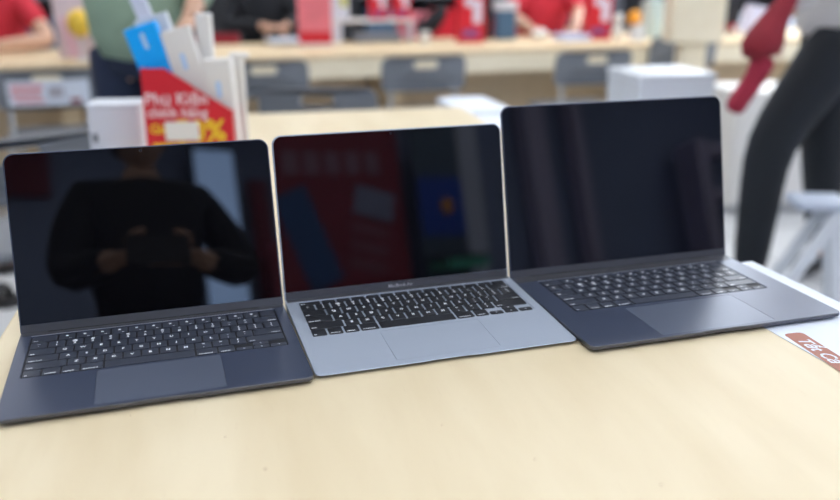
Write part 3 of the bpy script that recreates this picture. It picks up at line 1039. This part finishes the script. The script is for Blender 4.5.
for (x, y, a, lb) in ((-2.36, 5.02, 12, 'grey plastic chair under the staff member in the red T-shirt'),
                      (-1.01, 5.78, 10, 'grey plastic chair under the person in black clothes'),
                      (0.78, 6.08, 8, 'grey plastic chair under the staff member behind the blue bin')):
    o = copy_tree(chair)
    o.location = (x, y - 0.08, FZ); o.rotation_euler = (0, 0, R(a)); o['label'] = lb

# photographer behind the camera, seen in the left screen
J = standing(0.08, -0.42, R(180), 1.74)
J.update(el=Vector((0.33, -0.30, 0.42)), er=Vector((-0.17, -0.30, 0.42)), wl=Vector((0.105, -0.085, 0.405)), wr=Vector((-0.085, -0.085, 0.405)))
person('person in long-sleeved black clothes holding up a phone to photograph the laptops', J, M_BLKC, M_BLKC, R(180), M_BLACK, 1.85, 'short',
       hand_dirs=((Vector((-.8, .75, .0)), Vector((-.7, -.7, 0))), (Vector((.8, .75, .0)), Vector((.7, -.7, 0)))), hands=(0.5, 0.5))
ph = thing('phone', 'black phone held sideways by the photographer', 'phone', (-0.01, -0.012, CAMH - 0.005), 0)
bm = bmesh.new()
box(bm, (0, 0, 0), (0.155, 0.008, 0.073), bevel=0.003)
link('phone_body', bm, M_BLACK, ph)
bm = bmesh.new()
box(bm, (0, -0.0043, 0), (0.148, 0.0006, 0.067))
link('phone_screen', bm, M_GLASS, ph)

# ------------------------------------------------------------------ right side furniture
pl = thing('white_plinth', 'square white display plinth standing behind the right laptop', 'plinth', (0.76, 3.0, FZ), R(11))
bm = bmesh.new()
box(bm, (0.145, 0.145, 0.398), (0.285, 0.28, 0.776), bevel=0.004)
link('plinth_body', bm, M_WHITE, pl)
bm = bmesh.new()
box(bm, (0.145, 0.145, 0.796), (0.29, 0.285, 0.02), bevel=0.003)
link('top_board', bm, M_WHITE, pl)
bm = bmesh.new()
box(bm, (0.145, 0.145, 0.01), (0.26, 0.26, 0.02))
link('base', bm, M_LGREY, pl)

cab = thing('low_cabinet', 'low white cabinet standing in front of the desk behind the charcoal trousers', 'cabinet', (1.50, 4.07, FZ), R(6))
bm = bmesh.new()
box(bm, (0.75, 0.2, 0.32), (1.5, 0.38, 0.56), bevel=0.01)
link('body', bm, M_OFF, cab)
bm = bmesh.new()
box(bm, (0.75, 0.2, 0.02), (1.44, 0.32, 0.04))
link('base', bm, M_LGREY, cab)
for k in range(3):
    bm = bmesh.new()
    box(bm, (0.26 + 0.49 * k, 0.003, 0.32), (0.475, 0.014, 0.53), bevel=0.003)
    d_ = link('door', bm, M_OFF, cab)
    bm = bmesh.new()
    bar(bm, (0.45 + 0.49 * k, -0.02, 0.36), (0.45 + 0.49 * k, -0.02, 0.46), 0.005)
    link('handle', bm, M_LGREY, d_)

for i, (x, y, lb) in enumerate(((0.155, 2.82, 'low white storage box standing beyond the far right corner of the wooden table'),
                                (0.245, 2.42, 'low white storage box pushed against the right side of the wooden table'))):
    t = thing('storage_box', lb, 'box', (x, y, FZ), R(14.5), 'white storage boxes beside the table')
    bm = bmesh.new()
    box(bm, (0.085, 0.18, 0.345), (0.17, 0.34, 0.69), bevel=0.01)
    link('box_body', bm, M_PAPER, t)
    bm = bmesh.new()
    box(bm, (0.085, 0.18, 0.70), (0.18, 0.35, 0.02), bevel=0.006)
    link('lid', bm, M_PAPER, t)

# white folding stool with crossed legs
st = thing('folding_stool', 'white folding stool with crossed legs in front of the striding man', 'stool', (1.315, 2.68, FZ), R(-5))
bm = bmesh.new()
box(bm, (-0.03, 0.0, 0.44), (0.17, 0.15, 0.03), bevel=0.012)
link('seat', bm, mat('pale_blue_seat', (0.42, 0.47, 0.56), 0.5), st)
for sy in (-1, 1):
    bm = bmesh.new()
    box(bm, (-0.09, sy * 0.055, 0.215), (0.042, 0.02, 0.48), rot=Euler((0, R(28), 0)), bevel=0.006)
    link('leg', bm, M_WHITE, st)
    bm = bmesh.new()
    box(bm, (0.045, sy * 0.032, 0.215), (0.042, 0.02, 0.44), rot=Euler((0, R(-8), 0)), bevel=0.006)
    link('leg', bm, M_WHITE, st)
bm = bmesh.new()
bar(bm, (-0.045, -0.07, 0.27), (-0.045, 0.07, 0.27), 0.009)
link('crossbar', bm, M_WHITE, st)

# lectern in front of the desks
lec = thing('lectern', 'pale wood lectern with a wide box top on a narrow pillar', 'lectern', (1.425, 4.62, FZ), R(0))
bm = bmesh.new()
box(bm, (0, 0, 0.42), (0.13, 0.12, 0.78), bevel=0.004)
link('pillar', bm, WOODF, lec)
bm = bmesh.new()
box(bm, (0, 0, 0.94), (0.268, 0.20, 0.30), bevel=0.006)
link('box_top', bm, WOODF, lec)
bm = bmesh.new()
box(bm, (0, 0, 0.02), (0.26, 0.24, 0.04), bevel=0.004)
link('base', bm, WOOD2, lec)

# sandals on the floor at the far left
def sandal(x, y, a, m, lb):
    t = thing('sandal', lb, 'sandal', (x, y, FZ), R(a))
    bm = bmesh.new()
    so = rrect(-0.045, -0.13, 0.045, 0.13, 0.04, 6)
    skin_loops(bm, [[(x_, y_, 0.0) for x_, y_ in so], [(x_, y_, 0.025) for x_, y_ in so]])
    link('sole', bm, M_BLACK, t)
    for y_ in (-0.06, 0.03):
        bm = bmesh.new()
        pr_ = [(-0.045, y_, 0.02), (-0.03, y_, 0.055), (0.0, y_, 0.068), (0.03, y_, 0.055), (0.045, y_, 0.02)]
        for a_, b_ in zip(pr_, pr_[1:]):
            bar(bm, a_, b_, 0.016, 8)
        link('strap', bm, m, t)
sandal(-1.74, 3.32, 60, mat('tan_leather', (0.42, 0.22, 0.16), 0.6), 'tan strapped sandal on the floor beyond the left edge of the table')
sandal(-1.58, 2.94, 75, M_BLACK, 'black strapped sandal on the floor, nearer than the tan one')

# ------------------------------------------------------------------ things on the desks
def simple(name, label, cat, fn, m, group=None, smooth=False, mats=None):
    bm = bmesh.new()
    fn(bm)
    return tag(link(name, bm, m, None, smooth, mats), label, cat, group)
def parts(name, label, cat, loc, rz, plist, group=None):
    t = thing(name, label, cat, loc, rz, group)
    for nm, fn, m in plist:
        bm = bmesh.new()
        fn(bm)
        link(nm, bm, m, t)
    return t
Z = 0.001
RZ = DYAW
parts('card_reader', 'dark card reader lying on the desk beside the red T-shirt forearms', 'card reader', (-2.16, 4.22, Z), RZ,
      [('body', lambda b: box(b, (0, 0, 0.015), (0.10, 0.16, 0.03), bevel=0.006), M_DARK), ('keypad', lambda b: box(b, (0, -0.03, 0.032), (0.07, 0.07, 0.004), bevel=0.001), M_GREY)])
parts('shopping_bag', 'pale pink and white shopping bag standing on the left end of the desks', 'bag', (-1.66, 4.30, Z), RZ,
      [('bag_body', lambda b: skin_loops(b, [[(x, y, 0) for x, y in rrect(-0.09, -0.04, 0.09, 0.04, 0.01, 3)], [(x * 1.05, y, 0.17) for x, y in rrect(-0.09, -0.04, 0.09, 0.04, 0.01, 3)],
                                             [(x * 1.1, y * 0.5, 0.33) for x, y in rrect(-0.09, -0.04, 0.09, 0.04, 0.01, 3)]]), M_BLUSH),
       ('pink_panel', lambda b: box(b, (-0.035, -0.043, 0.10), (0.05, 0.002, 0.19), rot=Euler((0, R(-8), 0))), mat('pink_panel', (0.68, 0.42, 0.50), 0.5)),
       ('handle', lambda b: [bar(b, (-0.04, 0, 0.32), (-0.02, 0, 0.40), 0.004), bar(b, (-0.02, 0, 0.40), (0.02, 0, 0.40), 0.004), bar(b, (0.02, 0, 0.40), (0.04, 0, 0.32), 0.004)], M_WHITE)])
parts('balloon', 'yellow balloon on a stand right beside the pale pink shopping bag', 'balloon', (-1.585, 4.14, Z), 0,
      [('bulb', lambda b: ball(b, (0, 0, 0.17), (0.055, 0.05, 0.065), 20), M_YB), ('stick', lambda b: bar(b, (0, 0, 0), (0, 0, 0.12), 0.004), M_WHITE),
       ('stand', lambda b: bar(b, (0, 0, 0), (0, 0, 0.008), 0.03, 20), M_WHITE)])
parts('file_tray', 'dark red flat tray lying on the desk beside the person in black', 'tray', (-1.17, 5.08, Z), RZ,
      [('tray_body', lambda b: plate(b, rrect(-0.13, -0.08, 0.13, 0.08, 0.01, 3), [rrect(-0.12, -0.07, 0.12, 0.07, 0.008, 3)], 0, 0.05), M_DRED),
       ('tray_floor', lambda b: box(b, (0, 0, 0.006), (0.255, 0.155, 0.01)), M_DRED)])
for k in range(3):
    simple('paper_sheet', ['white paper lying flat under the hands of the person in black, lowest of its pile', 'white paper in the middle of the pile under the hands in black sleeves',
                           'white paper on top of the pile under the hands in black sleeves'][k], 'paper',
           lambda b: box(b, (-0.76 + 0.006 * k, 5.02 - 0.004 * k, 0.012 + 0.008 * k), (0.19, 0.22, 0.006), rot=Euler((0, 0, RZ + 0.1 * k))), M_PAPER, 'papers on the desk')
parts('poster_stand', 'pink and red upright poster on a stand beside the white riser', 'poster', (-0.575, 4.90, Z), R(5),
      [('poster', lambda b: box(b, (0, 0, 0.21), (0.185, 0.01, 0.40), bevel=0.002), M_PINK), ('stand', lambda b: box(b, (0, 0.01, 0.006), (0.19, 0.09, 0.012), bevel=0.003), M_WHITE),
       ('red_band', lambda b: box(b, (0, -0.0065, 0.045), (0.18, 0.002, 0.06)), M_RED)])
parts('display_riser', 'white two-legged display riser with red boxes on top', 'riser', (-0.30, 5.22, Z), R(8),
      [('shelf', lambda b: box(b, (0.02, 0, 0.118), (0.48, 0.2, 0.016), bevel=0.003), M_OFF),
       ('leg', lambda b: box(b, (-0.19, 0, 0.055), (0.06, 0.19, 0.11), bevel=0.003), M_PAPER),
       ('leg', lambda b: box(b, (0.24, 0, 0.055), (0.016, 0.19, 0.11), bevel=0.003), M_PAPER)])
parts('white_box', 'tall white carton standing on the left of the display riser', 'box', (-0.46, 5.17, 0.128), R(8),
      [('carton', lambda b: box(b, (0, 0, 0.09), (0.10, 0.10, 0.18), bevel=0.003), M_PAPER), ('print', lambda b: box(b, (0.02, -0.052, 0.10), (0.04, 0.002, 0.05)), mat('lime_print', (0.6, 0.65, 0.1), 0.5))])
simple('laptop_closed', 'closed grey laptop lying under the white display riser', 'laptop',
       lambda b: box(b, (-0.25, 5.18, 0.03), (0.27, 0.19, 0.05), rot=Euler((0, 0, R(8))), bevel=0.008), mat('closed_laptop_grey', (0.22, 0.24, 0.28), 0.4, 0.3))
def figure_box(label, loc, w, h):
    return parts('gift_box', label, 'box', loc, R(8),
          [('carton', lambda b: box(b, (0, 0, h / 2), (w, w * 0.6, h), bevel=0.004), M_RED),
           ('white_print', lambda b: [ball(b, (-w * 0.1, -w * 0.305, h * 0.78), (w * 0.16, 0.002, h * 0.1), 12), box(b, (w * 0.22, -w * 0.305, h * 0.6), (w * 0.3, 0.003, h * 0.45), bevel=0.001)], mat('white_print', (0.72, 0.70, 0.82), 0.5)),
           ('purple_print', lambda b: box(b, (-w * 0.02, -w * 0.305, h * 0.18), (w * 0.6, 0.003, h * 0.14), bevel=0.001), M_PURP)], 'red printed gift boxes')
figure_box('small red gift box on the display riser, beside the white carton', (-0.24, 5.21, 0.128), 0.11, 0.17)
figure_box('small red gift box at the right end of the display riser', (-0.105, 5.23, 0.128), 0.10, 0.17)
figure_box('large red gift box between the black bag and the blue bin', (0.29, 5.10, Z), 0.155, 0.29)
figure_box('large red gift box between the red-shirted staff member and the lectern', (1.06, 5.30, Z), 0.15, 0.28)
parts('black_bag', 'black slouching bag on the desk beside the large red gift box', 'bag', (0.06, 5.26, Z), RZ,
      [('bag_body', lambda b: skin_bm(b, {'a': (Vector((-0.10, 0, 0.045)), 0.04), 'b': (Vector((0.0, 0, 0.07)), 0.065), 'c': (Vector((0.06, 0, 0.14)), 0.055), 'd': (Vector((0.10, 0, 0.20)), 0.03)}, [('a', 'b'), ('b', 'c'), ('c', 'd')]), M_BLKC),
       ('strap', lambda b: [bar(b, (0.08, 0, 0.2), (0.0, 0, 0.24), 0.008), bar(b, (0.0, 0, 0.24), (-0.08, 0, 0.08), 0.008)], M_BLKC)])
parts('paper_cup', 'cream paper cup in front of the black bag', 'cup', (0.03, 5.02, Z), 0,
      [('cup_body', lambda b: bar(b, (0, 0, 0), (0, 0, 0.06), 0.024, 20, 0.032), M_OFF), ('lid', lambda b: bar(b, (0, 0, 0.06), (0, 0, 0.068), 0.034, 20), M_WHITE)])
parts('waste_bin', 'steel blue bin with white top standing on the desk', 'bin', (0.50, 5.33, Z), R(8),
      [('bin_body', lambda b: box(b, (0.01, 0, 0.085), (0.125, 0.10, 0.17), bevel=0.01), M_DBLUE), ('lid', lambda b: box(b, (0.01, 0, 0.195), (0.135, 0.11, 0.05), bevel=0.008), M_WHITE)])
simple('speaker', 'small black speaker touching the left side of the blue bin', 'speaker', lambda b: box(b, (0.40, 5.31, 0.085), (0.06, 0.09, 0.165), bevel=0.008), M_BLACK)
simple('white_cloth', 'crumpled white cloth on the desk right of the blue bin', 'cloth',
       lambda b: skin_bm(b, {'a': (Vector((0.66, 5.22, 0.03)), 0.03), 'b': (Vector((0.72, 5.24, 0.04)), 0.035), 'c': (Vector((0.77, 5.26, 0.025)), 0.025)}, [('a', 'b'), ('b', 'c')]), M_OFF, smooth=True)
simple('blue_paper', 'pale blue paper pad on the desk before the red-shirted staff member', 'paper', lambda b: box(b, (0.90, 5.22, 0.02), (0.17, 0.16, 0.035), rot=Euler((0, 0, 0.3)), bevel=0.003), mat('pale_blue_paper', (0.52, 0.58, 0.80), 0.6))
parts('cream_figurine', 'small cream figurine beside the right large red gift box', 'figurine', (1.16, 5.18, Z), 0,
      [('body', lambda b: ball(b, (0, 0, 0.05), (0.032, 0.03, 0.05), 14), M_OFF), ('head', lambda b: ball(b, (0, 0, 0.125), (0.028, 0.028, 0.03), 14), M_OFF)])
parts('glass_jar', 'white jar with orange lid standing left of the lectern', 'jar', (1.28, 5.22, Z), 0,
      [('jar_body', lambda b: bar(b, (0, 0, 0), (0, 0, 0.09), 0.045, 20, 0.04), M_WHITE), ('lid', lambda b: ball(b, (-0.015, 0, 0.125), (0.042, 0.04, 0.045), 16), M_ORANGE)])
parts('water_jug', 'tall pale teal jug behind the grey chair left of the lectern', 'jug', (1.42, 5.42, Z), 0,
      [('jug_body', lambda b: bar(b, (0, 0, 0), (0, 0, 0.22), 0.065, 24, 0.06), M_TEAL), ('cap', lambda b: bar(b, (0, 0, 0.22), (0, 0, 0.30), 0.04, 20, 0.03), M_TEAL)])
parts('monitor', 'small black monitor standing on the desk right of the lectern', 'monitor', (2.0, 5.72, Z), R(20),
      [('screen', lambda b: box(b, (0, 0, 0.14), (0.14, 0.02, 0.16), bevel=0.004), M_BLACK), ('stand', lambda b: bar(b, (0, 0.01, 0.01), (0, 0.01, 0.08), 0.012), M_BLACK), ('base', lambda b: box(b, (0, 0.01, 0.006), (0.1, 0.08, 0.012), bevel=0.003), M_BLACK)])
simple('document_tray', 'lilac white paper bundle standing on the desk right of the small black monitor', 'papers', lambda b: box(b, (2.11, 5.60, 0.09), (0.12, 0.1, 0.17), rot=Euler((0, R(12), R(20))), bevel=0.005), mat('lilac_paper', (0.62, 0.62, 0.78), 0.6))

# dark partition and stocked shelving further back
parts('partition_screen', 'dark grey partition screen behind the person in black clothes', 'partition', (-1.05, 6.25, FZ), R(12),
      [('panel', lambda b: box(b, (0, 0, 0.80), (1.15, 0.04, 1.15), bevel=0.004), M_DARK), ('foot', lambda b: box(b, (-0.5, 0, 0.12), (0.04, 0.3, 0.24)), M_LGREY), ('foot', lambda b: box(b, (0.5, 0, 0.12), (0.04, 0.3, 0.24)), M_LGREY)])
def shelf_unit(x, y, w, rz, lb, boxes, glabel):
    t = thing('shelf_unit', lb, 'shelf', (x, y, FZ), rz, 'stock shelves at the back of the shop')
    for s in (-1, 1):
        bm = bmesh.new(); box(bm, (s * w / 2, 0, 0.85), (0.03, 0.4, 1.7)); link('side_panel', bm, M_DARK, t)
    for z in (0.05, 0.55, 0.95, 1.35):
        bm = bmesh.new(); box(bm, (0, 0, z), (w - 0.03, 0.4, 0.03)); link('shelf', bm, M_GREY, t)
    bm = bmesh.new(); box(bm, (0, 0.19, 0.85), (w - 0.03, 0.02, 1.6)); link('back_panel', bm, M_DARK, t)
    cols = [(M_RED, 'red'), (M_PAPER, 'white'), (M_DBLUE, 'blue'), (M_PINK, 'pink'), (M_DARK, 'dark grey'), (M_ORANGE, 'orange')]
    wid = {0.55: 'middle', 0.95: 'upper'}
    for z in (0.55, 0.95):
        n = boxes
        for i in range(n):
            m_, cn = cols[random.randrange(len(cols))]
            xx = -w / 2 + 0.06 + (w - 0.12) * (i + 0.5) / n
            hh_ = random.uniform(0.16, 0.30)
            bm = bmesh.new()
            box(bm, (0, 0, hh_ / 2), ((w - 0.12) / n * 0.86, 0.22, hh_), bevel=0.004)
            o = link('stock_box', bm, m_)
            Mx = Matrix.Translation((x, y, FZ)) @ Matrix.Rotation(rz, 4, 'Z') @ Matrix.Translation((xx, -0.04, z + 0.0155))
            o.matrix_world = Mx
            ords = ['first', 'second', 'third', 'fourth', 'fifth', 'sixth', 'seventh']
            tag(o, '%s stock box, %s shelf of %s, %s from left' % (cn, wid[z], glabel, ords[i]), 'box', 'stock boxes on the back shelves')
shelf_unit(0.35, 7.6, 1.8, R(8), 'dark stock shelf with coloured boxes behind the blue bin', 6, 'unit behind blue bin')
shelf_unit(2.75, 7.9, 1.8, R(8), 'dark stock shelf with coloured boxes behind the lectern', 6, 'unit behind lectern')
shelf_unit(-2.6, 7.2, 1.8, R(8), 'dark stock shelf with coloured boxes behind the red T-shirt', 6, 'unit behind red T-shirt')

# ------------------------------------------------------------------ what stands behind the camera and shows in the screens
M_LBOX = mat('lit_blue_sign', (0.42, 0.62, 1.0), 0.5, emit=4.0)
parts('light_box', 'tall lit pale blue sign standing against the wall behind the photographer', 'sign', (1.34, -3.1, FZ), 0,
      [('lit_face', lambda b: box(b, (0, 0.03, 1.55), (0.26, 0.02, 2.5)), M_LBOX), ('frame', lambda b: box(b, (0, 0, 1.55), (0.30, 0.05, 2.6), bevel=0.005), M_DARK),
       ('base', lambda b: box(b, (0, 0, 0.12), (0.30, 0.2, 0.24)), M_DARK)])
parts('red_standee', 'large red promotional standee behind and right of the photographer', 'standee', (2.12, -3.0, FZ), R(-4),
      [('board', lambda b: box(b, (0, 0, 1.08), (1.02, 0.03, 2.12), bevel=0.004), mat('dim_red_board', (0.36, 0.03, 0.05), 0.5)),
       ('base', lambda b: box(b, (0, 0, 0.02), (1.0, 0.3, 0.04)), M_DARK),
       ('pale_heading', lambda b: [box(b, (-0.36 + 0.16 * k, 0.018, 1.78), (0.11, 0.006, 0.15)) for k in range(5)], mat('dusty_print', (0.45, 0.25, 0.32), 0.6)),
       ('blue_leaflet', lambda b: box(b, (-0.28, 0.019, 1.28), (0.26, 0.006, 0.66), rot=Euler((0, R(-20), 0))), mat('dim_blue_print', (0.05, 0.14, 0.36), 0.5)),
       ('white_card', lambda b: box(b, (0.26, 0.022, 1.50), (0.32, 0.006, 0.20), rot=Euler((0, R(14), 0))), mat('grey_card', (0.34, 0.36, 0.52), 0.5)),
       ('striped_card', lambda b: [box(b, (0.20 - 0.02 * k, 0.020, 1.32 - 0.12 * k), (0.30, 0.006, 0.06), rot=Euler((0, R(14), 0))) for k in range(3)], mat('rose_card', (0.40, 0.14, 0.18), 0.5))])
parts('product_stand', 'blue product stand with a green tray beside the red standee', 'stand', (2.93, -3.0, FZ), R(-4),
      [('back_board', lambda b: box(b, (0, 0, 1.05), (0.42, 0.03, 2.1), bevel=0.004), mat('teal_grey_board', (0.10, 0.15, 0.20), 0.5)),
       ('blue_panel', lambda b: box(b, (0, 0.02, 1.46), (0.40, 0.01, 0.42)), mat('strong_blue', (0.02, 0.09, 0.55), 0.4)),
       ('orange_dot', lambda b: ball(b, (0.04, 0.03, 1.46), (0.06, 0.01, 0.06), 16), M_ORANGE),
       ('shelf', lambda b: box(b, (0, 0.12, 1.08), (0.42, 0.22, 0.02)), M_DARK),
       ('green_tray', lambda b: box(b, (0, 0.14, 1.03), (0.38, 0.22, 0.06), bevel=0.005), mat('mint_tray', (0.12, 0.60, 0.40), 0.5)),
       ('base', lambda b: box(b, (0, 0.05, 0.05), (0.42, 0.32, 0.10)), M_DARK)])
for i, (x, w, m_) in enumerate(((3.28, 0.24, mat('grey_pillar', (0.72, 0.75, 0.88), 0.6)), (3.98, 0.2, mat('lilac_pillar', (0.60, 0.54, 0.72), 0.6)), (4.45, 0.10, MATS['lilac_pillar']))):
    slab('trim_%d' % (i + 1), x - w / 2, -3.25, FZ, x + w / 2, -3.10, CEIL, m_)
bm = bmesh.new()
box(bm, (1.68, -3.2, 0.6), (0.12, 0.05, 2.6))
tag(link('red_banner', bm, mat('maroon_banner', (0.25, 0.02, 0.04), 0.6)), 'narrow maroon banner beside the lit pale blue sign', 'banner')
bm = bmesh.new()
box(bm, (0.05, -3.26, 1.95), (0.62, 0.03, 0.36))
tag(link('maroon_sign', bm, MATS['maroon_banner']), 'maroon sign high on the wall behind the photographer', 'sign')
parts('side_shelf', 'lilac grey shelf unit by the wall far right behind the photographer', 'shelf', (5.95, -2.9, FZ), R(20),
      [('upright', lambda b: box(b, (-0.3, 0, 1.1), (0.10, 0.4, 2.2)), MATS['lilac_pillar']), ('upright', lambda b: box(b, (0.5, 0, 1.1), (0.10, 0.4, 2.2)), MATS['lilac_pillar'])]
      + [('shelf', (lambda z: (lambda b: box(b, (0.1, 0, z), (0.8, 0.4, 0.10))))(z), MATS['lilac_pillar']) for z in (0.2, 0.8, 1.25, 1.7, 2.1)])
